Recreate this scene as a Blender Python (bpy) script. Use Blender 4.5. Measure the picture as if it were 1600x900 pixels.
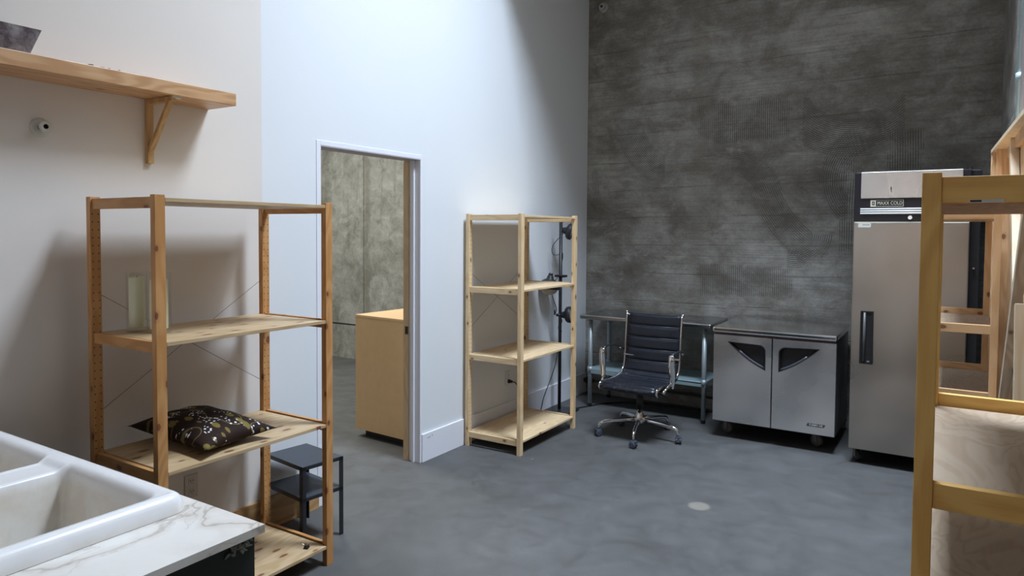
import bpy, bmesh, math, random
from mathutils import Vector, Matrix, Euler
random.seed(7)
PI = math.pi
for o in list(bpy.data.objects):
    bpy.data.objects.remove(o)
C = bpy.context.scene.collection
scene = bpy.context.scene

# ------------------------------------------------------------------ camera
F_PX, PITCH, ROLL, YAW = 1089.07, 0.0390, 0.0067, 0.5620
CAM = Vector((3.0628, 0.0, 1.6116))
PX, PY = 794.97, 403.89
cam_d = bpy.data.cameras.new('camera')
cam = bpy.data.objects.new('camera', cam_d)
C.objects.link(cam)
cy, sy, cp, sp = math.cos(YAW), math.sin(YAW), math.cos(PITCH), math.sin(PITCH)
fw = Vector((-sy * cp, cy * cp, -sp)); rt = Vector((cy, sy, 0)); up = rt.cross(fw)
cr, sr = math.cos(ROLL), math.sin(ROLL)
R2 = cr * rt + sr * up; U2 = -sr * rt + cr * up
cam.matrix_world = Matrix(((R2.x, U2.x, -fw.x, CAM.x), (R2.y, U2.y, -fw.y, CAM.y), (R2.z, U2.z, -fw.z, CAM.z), (0, 0, 0, 1)))
cam_d.sensor_fit = 'HORIZONTAL'; cam_d.sensor_width = 36.0
cam_d.lens = F_PX / 1600 * 36.0
cam_d.shift_x = (800 - PX) / 1600.0
cam_d.shift_y = (PY - 450) / 1600.0
cam_d.clip_start = 0.02; cam_d.clip_end = 100
scene.camera = cam

# ------------------------------------------------------------------ world, lights, exposure
world = bpy.data.worlds.new('world'); scene.world = world
world.use_nodes = True
world.node_tree.nodes['Background'].inputs[0].default_value = (0.62, 0.76, 1.0, 1)
world.node_tree.nodes['Background'].inputs[1].default_value = 0.6

def area(name, loc, rot, sx, sy_, power, col, spread=180):
    l = bpy.data.lights.new(name, 'AREA'); l.shape = 'RECTANGLE'; l.size = sx; l.size_y = sy_
    l.energy = power; l.color = col; l.spread = math.radians(spread)
    o = bpy.data.objects.new(name, l); C.objects.link(o); o.location = loc; o.rotation_euler = rot
    return o
SKY_X0, SKY_X1, SKY_Y0, SKY_Y1, CEIL, WELL = 1.70, 3.30, 3.05, 4.15, 5.60, 5.90
# daylight entering through the roof skylight; the two lamps after it are added fill
area('skylight_daylight', ((SKY_X0 + SKY_X1) / 2, (SKY_Y0 + SKY_Y1) / 2, WELL - 0.04), (0, 0, 0), SKY_X1 - SKY_X0 - .06, SKY_Y1 - SKY_Y0 - .06, 262, (0.72, 0.845, 1.0), 125)
area('warm_fill', (2.2, -2.93, 1.9), (-PI / 2, 0, 0), 1.35, 1.6, 66, (1.0, 0.80, 0.60))  # added warm fill from behind the camera, stands in for ambient bounce
area('far_room_fill', (-2.6, 4.1, 3.5), (0, 0, 0), 2.2, 1.6, 165, (0.95, 0.97, 0.92))  # added fill lamp under the next room's closed ceiling
scene.view_settings.view_transform = 'Standard'
scene.view_settings.look = 'None'
scene.view_settings.exposure = 0.0
scene.view_settings.gamma = 1.0
scene.view_settings.use_curve_mapping = False

# ------------------------------------------------------------------ mesh helpers
class MB:
    def __init__(s): s.v = []; s.f = []; s.sm = []
    def add(s, vs, fs, smooth=False):
        b = len(s.v); s.v += [tuple(v) for v in vs]
        for f in fs: s.f.append([b + i for i in f]); s.sm.append(smooth)
        return s
    def box(s, x0, x1, y0, y1, z0, z1, M=None):
        vs = [Vector(p) for p in ((x0, y0, z0), (x1, y0, z0), (x1, y1, z0), (x0, y1, z0), (x0, y0, z1), (x1, y0, z1), (x1, y1, z1), (x0, y1, z1))]
        if M: vs = [M @ v for v in vs]
        return s.add(vs, [(0, 3, 2, 1), (4, 5, 6, 7), (0, 1, 5, 4), (1, 2, 6, 5), (2, 3, 7, 6), (3, 0, 4, 7)])
    def tube(s, pts, r, n=10, closed=False, flat=None):
        """pts path, r radius or list; flat=(a,b) elliptic factors along (side, up)"""
        pts = [Vector(p) for p in pts]; N = len(pts)
        rs = r if isinstance(r, (list, tuple)) else [r] * N
        ring = []; prev = None
        for i, p in enumerate(pts):
            if closed: t = pts[(i + 1) % N] - pts[i - 1]
            else: t = pts[min(i + 1, N - 1)] - pts[max(i - 1, 0)]
            t.normalize()
            if prev is None:
                a = Vector((0, 0, 1)) if abs(t.z) < .9 else Vector((1, 0, 0))
                x = t.cross(a).normalized()
            else:
                x = prev - t * prev.dot(t)
                x = x.normalized() if x.length > 1e-6 else prev
            prev = x; y = t.cross(x)
            fa, fb = flat or (1, 1)
            ring.append([p + rs[i] * (math.cos(2 * PI * k / n) * x * fa + math.sin(2 * PI * k / n) * y * fb) for k in range(n)])
        vs = [v for rg in ring for v in rg]; fs = []
        for i in range(N if closed else N - 1):
            j = (i + 1) % N
            for k in range(n):
                k2 = (k + 1) % n
                fs.append((i * n + k, i * n + k2, j * n + k2, j * n + k))
        s.add(vs, fs, True)
        if not closed:
            s.add(ring[0], [tuple(range(n - 1, -1, -1))]); s.add(ring[-1], [tuple(range(n))])
        return s
    def lathe(s, prof, n=24, M=None, caps=True):
        """prof [(r,z)] revolved about z"""
        M = M or Matrix()
        vs = []; fs = []; m = len(prof)
        for (r, z) in prof:
            for k in range(n):
                vs.append(M @ Vector((r * math.cos(2 * PI * k / n), r * math.sin(2 * PI * k / n), z)))
        for i in range(m - 1):
            for k in range(n):
                k2 = (k + 1) % n
                fs.append((i * n + k, i * n + k2, (i + 1) * n + k2, (i + 1) * n + k))
        s.add(vs, fs, True)
        if caps:
            s.add(vs[:n], [tuple(range(n - 1, -1, -1))]); s.add(vs[-n:], [tuple(range(n))])
        return s
    def prism(s, poly, a0, a1, axis='Y', smooth=False):
        """extrude 2D polygon along axis; poly coords are the two other axes in order"""
        def P(p, a):
            if axis == 'Y': return (p[0], a, p[1])
            if axis == 'X': return (a, p[0], p[1])
            return (p[0], p[1], a)
        n = len(poly)
        vs = [P(p, a0) for p in poly] + [P(p, a1) for p in poly]
        fs = [(i, (i + 1) % n, (i + 1) % n + n, i + n) for i in range(n)]
        s.add(vs, fs, smooth)
        s.add(vs[:n], [tuple(range(n - 1, -1, -1))]); s.add(vs[n:], [tuple(range(n))])
        return s
    def build(s, name, mat, parent=None, bevel=0, seg=2, loc=None, label=None, cast=True):
        me = bpy.data.meshes.new(name)
        me.from_pydata(s.v, [], s.f); me.update()
        for p, sm in zip(me.polygons, s.sm): p.use_smooth = sm
        bm = bmesh.new(); bm.from_mesh(me)
        bmesh.ops.remove_doubles(bm, verts=bm.verts, dist=1e-6)
        bmesh.ops.recalc_face_normals(bm, faces=bm.faces); bm.to_mesh(me); bm.free()
        if mat: me.materials.append(mat)
        o = bpy.data.objects.new(name, me); C.objects.link(o)
        if parent: o.parent = parent
        if loc: o.location = loc
        if bevel:
            b = o.modifiers.new('bevel', 'BEVEL'); b.width = bevel; b.segments = seg; b.limit_method = 'ANGLE'; b.angle_limit = math.radians(40)
            b.harden_normals = False
        if label: o['label'] = label
        return o

def tag(o, label, cat, group=None):
    o['label'] = label; o['category'] = cat
    if group: o['group'] = group
    return o
def thing(name, label, cat, loc=(0, 0, 0), rz=0, group=None):
    o = bpy.data.objects.new(name, None); C.objects.link(o); o.location = loc; o.rotation_euler = (0, 0, rz)
    o.empty_display_size = .05
    return tag(o, label, cat, group)
def struct(o): o['kind'] = 'structure'; return o
def text_mesh(txt, size, mat, parent, M, name='lettering', extrude=.0004, sx=1, bold=0):
    cu = bpy.data.curves.new(name, 'FONT'); cu.body = txt; cu.size = size; cu.extrude = extrude; cu.offset = bold
    cu.align_x = 'CENTER'; cu.align_y = 'CENTER'
    t = bpy.data.objects.new('tmp', cu); C.objects.link(t)
    me = bpy.data.meshes.new_from_object(t.evaluated_get(bpy.context.evaluated_depsgraph_get()))
    bpy.data.objects.remove(t)
    me.name = name; me.transform(M @ Matrix.Diagonal((sx, 1, 1, 1)))
    me.materials.clear(); me.materials.append(mat)
    o = bpy.data.objects.new(name, me); C.objects.link(o); o.parent = parent
    return o

# ------------------------------------------------------------------ node expression helper
class G:
    def __init__(s, name):
        s.m = bpy.data.materials.new(name); s.m.use_nodes = True; s.t = s.m.node_tree; s.n = s.t.nodes
        s.b = s.n['Principled BSDF']
    def node(s, typ, **kw):
        n = s.n.new(typ)
        for k, v in kw.items(): setattr(n, k, v)
        return n
    def set(s, sock, val):
        if isinstance(val, X): val = val.s
        if isinstance(val, bpy.types.NodeSocket): s.t.links.new(val, sock)
        elif isinstance(val, (tuple, list)) and len(val) == 3 and sock.type == 'RGBA': sock.default_value = (*val, 1)
        else: sock.default_value = val
    def math(s, op, a, b=None, c=None, clamp=False):
        n = s.node('ShaderNodeMath', operation=op); n.use_clamp = clamp
        s.set(n.inputs[0], a)
        if b is not None: s.set(n.inputs[1], b)
        if c is not None: s.set(n.inputs[2], c)
        return X(s, n.outputs[0])
    def coord(s, kind='Object'): return X(s, s.node('ShaderNodeTexCoord').outputs[kind])
    def sep(s, v):
        n = s.node('ShaderNodeSeparateXYZ'); s.set(n.inputs[0], v); return [X(s, n.outputs[i]) for i in range(3)]
    def comb(s, x, y, z):
        n = s.node('ShaderNodeCombineXYZ')
        for i, q in enumerate((x, y, z)): s.set(n.inputs[i], q)
        return X(s, n.outputs[0])
    def noise(s, v, scale=5, detail=4, rough=.55, dist=0):
        n = s.node('ShaderNodeTexNoise'); s.set(n.inputs['Vector'], v)
        n.inputs['Scale'].default_value = scale; n.inputs['Detail'].default_value = detail
        n.inputs['Roughness'].default_value = rough; n.inputs['Distortion'].default_value = dist
        return X(s, n.outputs[0])
    def voro(s, v, scale=5, rnd=1, feature='F1'):
        n = s.node('ShaderNodeTexVoronoi', feature=feature); s.set(n.inputs['Vector'], v); n.inputs['Scale'].default_value = scale
        n.inputs['Randomness'].default_value = rnd
        return X(s, n.outputs['Distance']), X(s, n.outputs['Color']) if 'Color' in n.outputs else None
    def ramp(s, f, stops, interp='LINEAR'):
        n = s.node('ShaderNodeValToRGB'); s.set(n.inputs[0], f); r = n.color_ramp; r.interpolation = interp
        while len(r.elements) < len(stops): r.elements.new(.5)
        for e, (p, c) in zip(r.elements, stops):
            e.position = p; e.color = (*c, 1) if len(c) == 3 else c
        return X(s, n.outputs[0])
    def mix(s, f, a, b, mode='MIX'):
        n = s.node('ShaderNodeMix', data_type='RGBA', blend_type=mode)
        s.set(n.inputs[0], f); s.set(n.inputs[6], a); s.set(n.inputs[7], b); return X(s, n.outputs[2])
    def rand(s): return X(s, s.node('ShaderNodeObjectInfo').outputs['Random'])
    def sstep(s, x, a, b):
        n = s.node('ShaderNodeMapRange', interpolation_type='SMOOTHSTEP'); s.set(n.inputs[0], x)
        n.inputs[1].default_value = a; n.inputs[2].default_value = b; return X(s, n.outputs[0])
    def vadd(s, a, b):
        n = s.node('ShaderNodeVectorMath', operation='ADD'); s.set(n.inputs[0], a); s.set(n.inputs[1], b); return X(s, n.outputs[0])
    def vmul(s, a, b):
        n = s.node('ShaderNodeVectorMath', operation='MULTIPLY'); s.set(n.inputs[0], a); s.set(n.inputs[1], b); return X(s, n.outputs[0])
    def white(s, w):
        n = s.node('ShaderNodeTexWhiteNoise', noise_dimensions='1D'); s.set(n.inputs['W'], w); return X(s, n.outputs[0])
    def out(s, col=None, rough=None, metal=None, bump=None, strength=.3, dist=.002, spec=None, **kw):
        if col is not None: s.set(s.b.inputs['Base Color'], col)
        if rough is not None: s.set(s.b.inputs['Roughness'], rough)
        if metal is not None: s.set(s.b.inputs['Metallic'], metal)
        if spec is not None: s.b.inputs['Specular IOR Level'].default_value = spec
        if bump is not None:
            n = s.node('ShaderNodeBump'); s.set(n.inputs['Height'], bump); n.inputs['Strength'].default_value = strength; n.inputs['Distance'].default_value = dist
            s.t.links.new(n.outputs[0], s.b.inputs['Normal'])
        for k, v in kw.items(): s.set(s.b.inputs[k.replace('_', ' ')], v)
        return s.m
class X:
    def __init__(s, g, sock): s.g = g; s.s = sock
    def __add__(a, b): return a.g.math('ADD', a, b)
    __radd__ = __add__
    def __sub__(a, b): return a.g.math('SUBTRACT', a, b)
    def __rsub__(a, b): return a.g.math('SUBTRACT', b, a)
    def __mul__(a, b): return a.g.math('MULTIPLY', a, b)
    __rmul__ = __mul__
    def __truediv__(a, b): return a.g.math('DIVIDE', a, b)
    def sin(a): return a.g.math('SINE', a)
    def abs(a): return a.g.math('ABSOLUTE', a)
    def sqrt(a): return a.g.math('SQRT', a)
    def gt(a, b): return a.g.math('GREATER_THAN', a, b)
    def lt(a, b): return a.g.math('LESS_THAN', a, b)
    def max(a, b): return a.g.math('MAXIMUM', a, b)
    def min(a, b): return a.g.math('MINIMUM', a, b)
    def floor(a): return a.g.math('FLOOR', a)
    def mod(a, b): return a.g.math('FLOORED_MODULO', a, b)

# ------------------------------------------------------------------ materials
def plain(name, col, rough=.5, metal=0, spec=None, noise=0, **kw):
    g = G(name)
    c = col
    if noise:
        n = g.noise(g.coord(), 14, 4, .6)
        c = g.mix(n, tuple(q * (1 - noise) for q in col), tuple(min(1, q * (1 + noise)) for q in col))
    return g.out(c, rough, metal, spec=spec, **kw)

def pine(name, light, dark, knotc, axis, strips=0, knots=.5, rough=.5, grain=1.0):
    g = G(name); v = g.coord(); r = g.rand()
    off = g.comb(r * 13.7, r * 7.3, r * 23.1)
    x, y, z = g.sep(g.vadd(v, off))
    x0, y0, z0 = g.sep(v)
    a, b, l = {'Z': (x, y, z), 'Y': (x, z, y), 'X': (y, z, x)}[axis]
    if strips:
        a0 = {'Z': x0, 'Y': x0, 'X': y0}[axis]
        idx = (a0 / strips + r * 9).floor()
        w = g.white(idx)
        l = l + w * 5.0; b = b + w * 3
    gv = g.comb(a, b, l * .05)
    n1 = g.noise(gv, 55, 3, .6, .3)
    low = g.noise(g.comb(a, b, l * .22), 6.5, 2, .5)
    rings = ((low * 60).sin() * .5 + .5)
    n0 = g.noise(g.comb(a, b, l * .035), 210, 2, .6)
    f = n1 * .34 + n0 * .32 + rings * .34 * grain
    col = g.mix(g.sstep(f, .28, .72), light, dark)
    if strips:
        col = g.mix(g.math('MULTIPLY', w, .30), col, tuple(q * .72 for q in dark))
    kw, kf = (strips * .9, 7.0) if strips else (.055, 4.2)
    ka = {'Z': x0 + y0, 'Y': x0, 'X': z0 + y0 * .3}[axis] + r * 3.3
    kl = {'Z': z0, 'Y': y0, 'X': x0}[axis] + r * 5.1
    ai = (ka / kw).floor()
    sh = g.white(ai + 17.3)
    lf = kl * kf + sh; li = lf.floor()
    def wn(k):
        n_ = g.node('ShaderNodeTexWhiteNoise', noise_dimensions='3D'); g.set(n_.inputs['Vector'], g.comb(ai, li, k)); return X(g, n_.outputs[0])
    r1, r2, r3, r4 = wn(1.5), wn(2.5), wn(3.5), wn(4.5)
    da = ka - (ai + .25 + r1 * .5) * kw
    dl = (lf - li - .25 - r2 * .5) / kf
    size = r4 * .0055 + (.0065 if not strips else .0055)
    wb_ = (g.noise(g.comb(ka, kl, 0), 60, 2) - .5) * .5
    kd = ((da * da + dl * dl * (.34 if not strips else .18)).sqrt()) / size + wb_
    sel = r3.lt(knots)
    km = (1 - g.sstep(kd, .75, 1.15)) * sel
    halo = (1 - g.sstep(kd, 1.0, 2.6)) * sel
    col = g.mix(halo * .40, col, tuple(q * .72 for q in dark))
    col = g.mix(km * .88, col, knotc)
    return g.out(col, rough, 0, bump=n1, strength=.12, dist=.0006)

def concrete_wall(name):
    g = G(name); v = g.coord(); x, y, z = g.sep(v)
    fine = g.noise(v, 60, 5, .65)
    mid = g.noise(g.comb(x * .85, y, z * 1.25), 3.4, 7, .66, .3)
    big = g.noise(g.comb(x * .7, y, z), .9, 3, .5)
    stain = g.noise(g.comb(x * .75, y + 4, z * 1.5), 2.3, 6, .7, .5)
    col = g.ramp(mid * .55 + big * .30 + fine * .15, [(.34, (.125, .108, .090)), (.46, (.24, .226, .203)), (.54, (.36, .352, .328)), (.65, (.52, .512, .485))])
    col = g.mix(g.sstep(stain, .50, .66) * .5, col, (.14, .118, .092))
    pale = g.noise(g.comb(x * .8 + 7, y, z * 1.7), 3.0, 6, .7, .6)
    col = g.mix(g.sstep(pale, .56, .70) * .45, col, (.54, .53, .49))
    # formwork joints: vertical bands and slightly wavy lift lines
    lx = x + (g.noise(g.comb(1, 1, z), 1.2, 2) - .5) * .05
    band = 1 - g.sstep((lx - 1.12).abs(), .02, .13)
    band2 = 1 - g.sstep((lx - 2.75).abs(), .02, .10)
    band3 = 1 - g.sstep((lx + 2.98).abs(), .02, .09)
    col = g.mix((band + band2 * .7 + band3).min(1) * .32, col, (.19, .17, .14))
    wob = (g.noise(g.comb(x * .5, 0, z * .15), 2.0, 4) - .5) * .07
    zz = z + wob - x * .02
    fr = (zz / .268).mod(1.0)
    line = 1 - g.sstep((fr - .5).abs(), .008, .030)
    lm = g.noise(g.comb(x * 1.5, 2, z * 3), 1.3, 3)
    line = line * g.sstep(lm, .40, .62)
    col = g.mix(line * .38, col, (.08, .072, .060))
    lin2 = g.noise(g.comb(x * .8, 0, z * 64), 1.0, 2, .6)
    col = g.mix(g.sstep(lin2, .48, .62) * .24, col, (.14, .13, .115))
    # combed trowel marks
    def stripe(t, freq): return g.sstep((t * freq).sin(), .25, 1.0)
    def box_m(x0, x1, z0, z1, s=.04):
        q = (g.noise(g.comb(x, 0, z), 14, 2) - .5) * .12
        return g.sstep(x + q, x0, x0 + s) * (1 - g.sstep(x + q, x1 - s, x1)) * g.sstep(z + q, z0, z0 + s) * (1 - g.sstep(z + q, z1 - s, z1))
    xw = x + (g.noise(g.comb(x, 0, z), 2, 1) - .5) * .03
    comb = None; 
    def acc(m, s_):
        nonlocal comb
        q = m * s_
        comb = q if comb is None else comb.max(q)
    for bx in ((1.1, 1.92, 2.40, 2.80), (2.62, 2.90, 2.08, 2.45), (1.12, 1.96, 1.03, 1.34), (2.28, 2.44, 1.45, 2.25), (.04, .16, 1.9, 2.25)):
        acc(box_m(*bx), stripe(xw, 360))
    def arc(cx, cz, r0, r1, cond):
        d = ((x - cx) * (x - cx) + (z - cz) * (z - cz)).sqrt()
        m = g.sstep(d, r0, r0 + .02) * (1 - g.sstep(d, r1 - .02, r1)) * cond
        acc(m, stripe(d, 385))
    # big swoosh going down to the right (centre lies up-right of it)
    arc(2.72, 2.35, .95, 1.22, x.lt(2.10) * z.lt(2.02) * z.gt(1.33))
    arc(1.38, 1.86, .26, .50, x.gt(1.42) * z.gt(1.98) * x.lt(1.85))
    arc(2.62, 2.05, .26, .50, x.lt(2.62) * z.gt(2.02))
    arc(2.62, 2.05, .28, .47, x.lt(2.36) * z.lt(2.02) * z.gt(1.72))
    arc(1.95, 1.62, .14, .32, z.lt(1.60) * x.gt(1.90) * x.lt(2.30))
    arc(1.05, 2.75, .48, .78, x.lt(.80) * z.lt(2.70) * z.gt(2.1))
    arc(2.40, 2.95, .40, .72, z.lt(2.75) * x.gt(2.0) * x.lt(2.75))
    wear = g.sstep(g.noise(g.comb(x, 9, z), 5, 3, .6), .30, .50)
    comb = comb * wear
    col = g.mix(comb * .85, col, (.085, .078, .066))
    h = fine * .35 + mid * .8 - comb * .45 - line * .6 - lin2 * .25
    return g.out(col, g.ramp(mid, [(.3, (.55,) * 3), (.7, (.85,) * 3)]), 0, bump=h, strength=.8, dist=.006)

def floor_mat():
    g = G('polished_concrete'); v = g.coord(); x, y, z = g.sep(v)
    a = g.noise(v, 1.1, 5, .6, .6); b = g.noise(v, 5.5, 6, .65, .5); c = g.noise(v, 90, 3, .6)
    col = g.ramp(a * .45 + b * .45 + c * .10, [(.28, (.060, .059, .058)), (.44, (.086, .086, .086)), (.57, (.106, .106, .107)), (.74, (.146, .146, .147))])
    d = (((x - 1.862) * (x - 1.862)) * 1.0 + (y - 4.03) * (y - 4.03)).sqrt() + (b - .5) * .03
    col = g.mix((1 - g.sstep(d, .045, .075)) * .8, col, (.26, .235, .20))
    d2, c2 = g.voro(v, 2.2, 1)
    col = g.mix((1 - g.sstep(d2, .012, .022)) * .8, col, (.35, .34, .32))
    st = g.noise(v, 2.0, 4, .7, 1.2)
    col = g.mix(g.sstep(st, .58, .75) * .35, col, (.062, .060, .058))
    return g.out(col, g.ramp(b, [(.35, (.50,) * 3), (.7, (.72,) * 3)]), 0, bump=b + c * .2, strength=.08, dist=.003, spec=.28)

def paint_mat(name, col, var=.03):
    g = G(name); v = g.coord()
    n = g.noise(v, 1.5, 4, .6); f = g.noise(v, 160, 2, .5)
    c = g.mix(n, tuple(q * (1 - var) for q in col), col)
    return g.out(c, .62, 0, bump=f + n * .6, strength=.10, dist=.0012)

M_floor = floor_mat()
M_conc = concrete_wall('board_marked_concrete')
def far_conc():
    g = G('mottled_green_grey_concrete'); v = g.coord(); x, y, z = g.sep(v)
    a = g.noise(v, 1.6, 7, .68, .5); b = g.noise(v, 7, 7, .7, .8); f = g.noise(v, 50, 4, .7)
    col = g.ramp(a * .5 + b * .38 + f * .12, [(.36, (.11, .102, .080)), (.46, (.19, .186, .162)), (.54, (.27, .268, .240)), (.66, (.39, .388, .355))])
    lx = x + (g.noise(g.comb(1, 1, z), 2.2, 3) - .5) * .06
    col = g.mix((1 - g.sstep((lx + 2.98).abs(), .01, .09)) * .5, col, (.12, .108, .078))
    drip = g.noise(g.comb(x * 3.2, 0, z * .25), 3.0, 4, .6)
    col = g.mix(g.sstep(drip, .54, .66) * g.sstep(z, .8, 2.2) * .4, col, (.14, .128, .095))
    pw_ = g.noise(g.comb(x, 3, z), 2.4, 6, .75, 1.2)
    col = g.mix(g.sstep(pw_, .56, .62) * .35, col, (.42, .418, .39))
    return g.out(col, .75, 0, bump=b + f * .4, strength=.6, dist=.008)
M_farconc = far_conc()
M_white = paint_mat('white_wall_paint', (.80, .83, .87))
M_warm = paint_mat('warm_white_wall_paint', (.80, .745, .70))
M_ceil = paint_mat('ceiling_paint', (.74, .66, .57))
M_trim = paint_mat('white_gloss_trim', (.84, .85, .92), .02)
M_jamb = plain('pale_grey_jamb_paint', (.78, .78, .84), .5)

PL, PD, PK = (.62, .42, .235), (.47, .285, .135), (.14, .045, .022)
def pset(pref, l, d, k, kn, bl=None, bd=None, bk=None):
    return {ax: pine(pref + '_' + n, (bl or l) if st else l, (bd or d) if st else d, k, ax, strips=st, knots=(bk if bk is not None else kn) if st else kn, rough=.5) for ax, n, st in (('Z', 'post', 0), ('X', 'rail', 0), ('Y', 'board', .085))}
W1 = pset('knotty_pine', (.62, .325, .125), (.52, .245, .08), (.18, .045, .022), .62, (.62, .46, .285), (.52, .355, .185), .45)
W2 = pset('pale_pine', (.84, .63, .38), (.75, .53, .29), (.20, .08, .04), .30, (.86, .66, .42), (.76, .55, .32), .15)
W3 = pset('light_pine', (.80, .53, .30), (.72, .44, .22), (.2, .08, .04), .25)
W4 = pset('golden_pine', (.95, .60, .18), (.82, .46, .12), (.14, .05, .02), .12)
M_plank = pine('shelf_plank_fir', (.66, .40, .21), (.52, .28, .13), (.2, .08, .03), 'Y', knots=.05, rough=.4)
M_brkt = pine('bracket_pine', (.60, .38, .17), (.48, .28, .11), (.2, .08, .03), 'Z', knots=.05)
M_basewood = pine('baseboard_pine', (.56, .34, .15), (.42, .23, .09), (.2, .08, .03), 'Y', knots=.1)
M_frame = pine('lumber', (.74, .50, .29), (.60, .37, .19), (.22, .09, .04), 'Z', knots=.22)
M_weathered = pine('weathered_lumber', (.66, .56, .44), (.52, .42, .31), (.2, .12, .08), 'Z', knots=.1)
M_cream = pine('planed_pale_lumber', (.80, .68, .50), (.72, .56, .38), (.3, .15, .08), 'Z', knots=.05)

def plywood(name, l, d, sc=1.0, rough=.55):
    g = G(name); v = g.coord(); r = g.rand(); x, y, z = g.sep(v)
    vv = g.comb(x * 1.9 + r * 9, y * .8 + r * 5, z)
    n = g.noise(vv, 2.6 * sc, 3, .5, .8)
    rings = (n * 85).sin() * .5 + .5
    f = g.noise(g.comb(x * 1, y * .06, z), 70, 3, .6)
    big = g.noise(vv, 1.6, 2, .5)
    col = g.mix(g.sstep(rings * .5 + f * .5, .35, .85) * .55, l, d)
    col = g.mix(g.sstep(big, .5, .7) * .5, col, tuple(q * .8 for q in d))
    return g.out(col, rough, 0, bump=f, strength=.08, dist=.0005)
M_ply = plywood('rotary_cut_plywood', (.50, .39, .285), (.36, .25, .155))
M_box = plain('birch_cabinet_ply', (.74, .50, .27), .6, noise=.10)

def steel(name, base=.42, rough=.32, axis='X', tint=(1, 1, 1)):
    g = G(name); x, y, z = g.sep(g.coord())
    v = g.comb(x * .02, y, z) if axis == 'X' else g.comb(x, y, z * .02)
    s = g.noise(v, 420, 2, .6)
    n = g.noise(g.coord(), 2.2, 1.5, .5); sm = g.noise(g.coord(), 7, 2, .5)
    col = g.mix(g.sstep(n, .3, .7), tuple(base * .84 * t for t in tint), tuple(min(1, base * 1.12 * t) for t in tint))
    col = g.mix(g.sstep(sm, .60, .8) * .04, col, tuple(base * .6 * t for t in (1, .93, .85)))
    return g.out(col, g.ramp(n, [(.3, (rough * .75,) * 3), (.7, (rough * 1.25,) * 3)]), 1.0)
M_steel = steel('brushed_stainless', .80, .30)
M_steelv = steel('brushed_stainless_vertical', .54, .33, 'Z', (1.0, .93, .84))
M_steeltop = steel('worn_stainless_top', .46, .30)
M_galv = plain('galvanised_steel', (.40, .45, .47), .5, .55, noise=.15)
M_galvt = plain('teal_grey_galvanised_shelf', (.34, .46, .50), .5, .4, noise=.15)
M_chrome = plain('polished_chrome', (.80, .80, .82), .08, 1)
M_blackplas = plain('black_plastic', (.012, .012, .014), .42)
M_caster = plain('grey_caster_rubber', (.055, .065, .09), .5)
M_casterw = plain('caster_polyurethane', (.12, .11, .10), .5)
M_blackmetal = plain('black_powder_coated_steel', (.017, .018, .024), .38)
M_stooltop = plain('charcoal_stool_top', (.045, .052, .066), .45, noise=.15)
M_lamp = plain('dark_grey_lamp_enamel', (.022, .024, .032), .45)
M_lampin = plain('cream_lamp_glass', (.55, .50, .40), .4)
M_cord = plain('black_rubber_cord', (.012, .012, .014), .5)
M_wire = plain('dull_wire', (.22, .19, .17), .45, .8)
M_dark = plain('peg_hole_dark', (.03, .012, .006), .9)
M_outlet = plain('outlet_plastic', (.62, .58, .54), .4)
M_outletw = plain('white_outlet_plastic', (.74, .73, .74), .4)
M_escut = plain('painted_escutcheon', (.62, .62, .56), .4)
M_ochre = plain('brass_stub', (.16, .09, .06), .5, .3)
M_conduit = plain('grey_blue_conduit', (.38, .50, .55), .45, .3)
M_cab = plain('dark_green_black_cabinet_paint', (.012, .018, .018), .5)
M_gasket = plain('black_gasket', (.010, .010, .012), .5)
M_purple = plain('dark_header_band', (.012, .010, .016), .3)
M_stripe = plain('bright_stripe_enamel', (.97, .97, .98), .15)
M_label = plain('paper_label', (.72, .72, .66), .6)
M_labeld = plain('label_print', (.05, .05, .06), .6)
M_letter = plain('cream_lettering', (.70, .68, .55), .5)
M_scrap = plain('dusty_grey_green_scrap', (.30, .32, .27), .8, noise=.3)
M_pot = None

def leather():
    g = G('black_leather'); v = g.coord(); n = g.noise(v, 90, 4, .6); w = g.noise(v, 14, 5, .7)
    x, y, z = g.sep(v)
    scuff = g.sstep(g.noise(v, 42, 5, .75), .56, .66) * g.sstep(y, -.02, -.12) * g.sstep(z, .50, .44)
    scuff = scuff * (1 - g.sstep(y, -.14, -.02))
    col = g.mix(w, (.006, .008, .014), (.014, .017, .027))
    col = g.mix(scuff * .8, col, (.11, .10, .11))
    return g.out(col, g.ramp(w, [(.3, (.26,) * 3), (.7, (.42,) * 3)]), 0, bump=n + w, strength=.25, dist=.002)
M_leather = leather()

def marble():
    g = G('veined_white_marble'); v = g.coord()
    d = g.noise(v, 2.2, 2, .5, .6)
    a = g.noise(g.vadd(v, g.comb(d * .5, d * .35, 0)), 2.3, 5, .52)
    vein = 1 - g.sstep((a - .5).abs(), .0, .016)
    haze = 1 - g.sstep((a - .5).abs(), .0, .09)
    a2 = g.noise(g.vadd(v, g.comb(d * .3 + 5, d * .5, 0)), 4.2, 5, .5)
    v2 = (1 - g.sstep((a2 - .5).abs(), .0, .010)) * g.sstep(g.noise(v, 3.1, 2), .35, .5)
    cl = g.noise(v, 6, 5, .6)
    col = g.mix(cl, (.76, .72, .67), (.84, .82, .79))
    m = g.sstep(g.noise(v, 2.1, 2), .30, .46)
    col = g.mix(haze * m * .38, col, (.52, .45, .38))
    col = g.mix(vein * m * .70, col, (.38, .32, .26))
    col = g.mix(v2 * .55, col, (.52, .47, .42))
    return g.out(col, .3, 0, bump=cl, strength=.04, dist=.001)
M_marble = marble()

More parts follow.
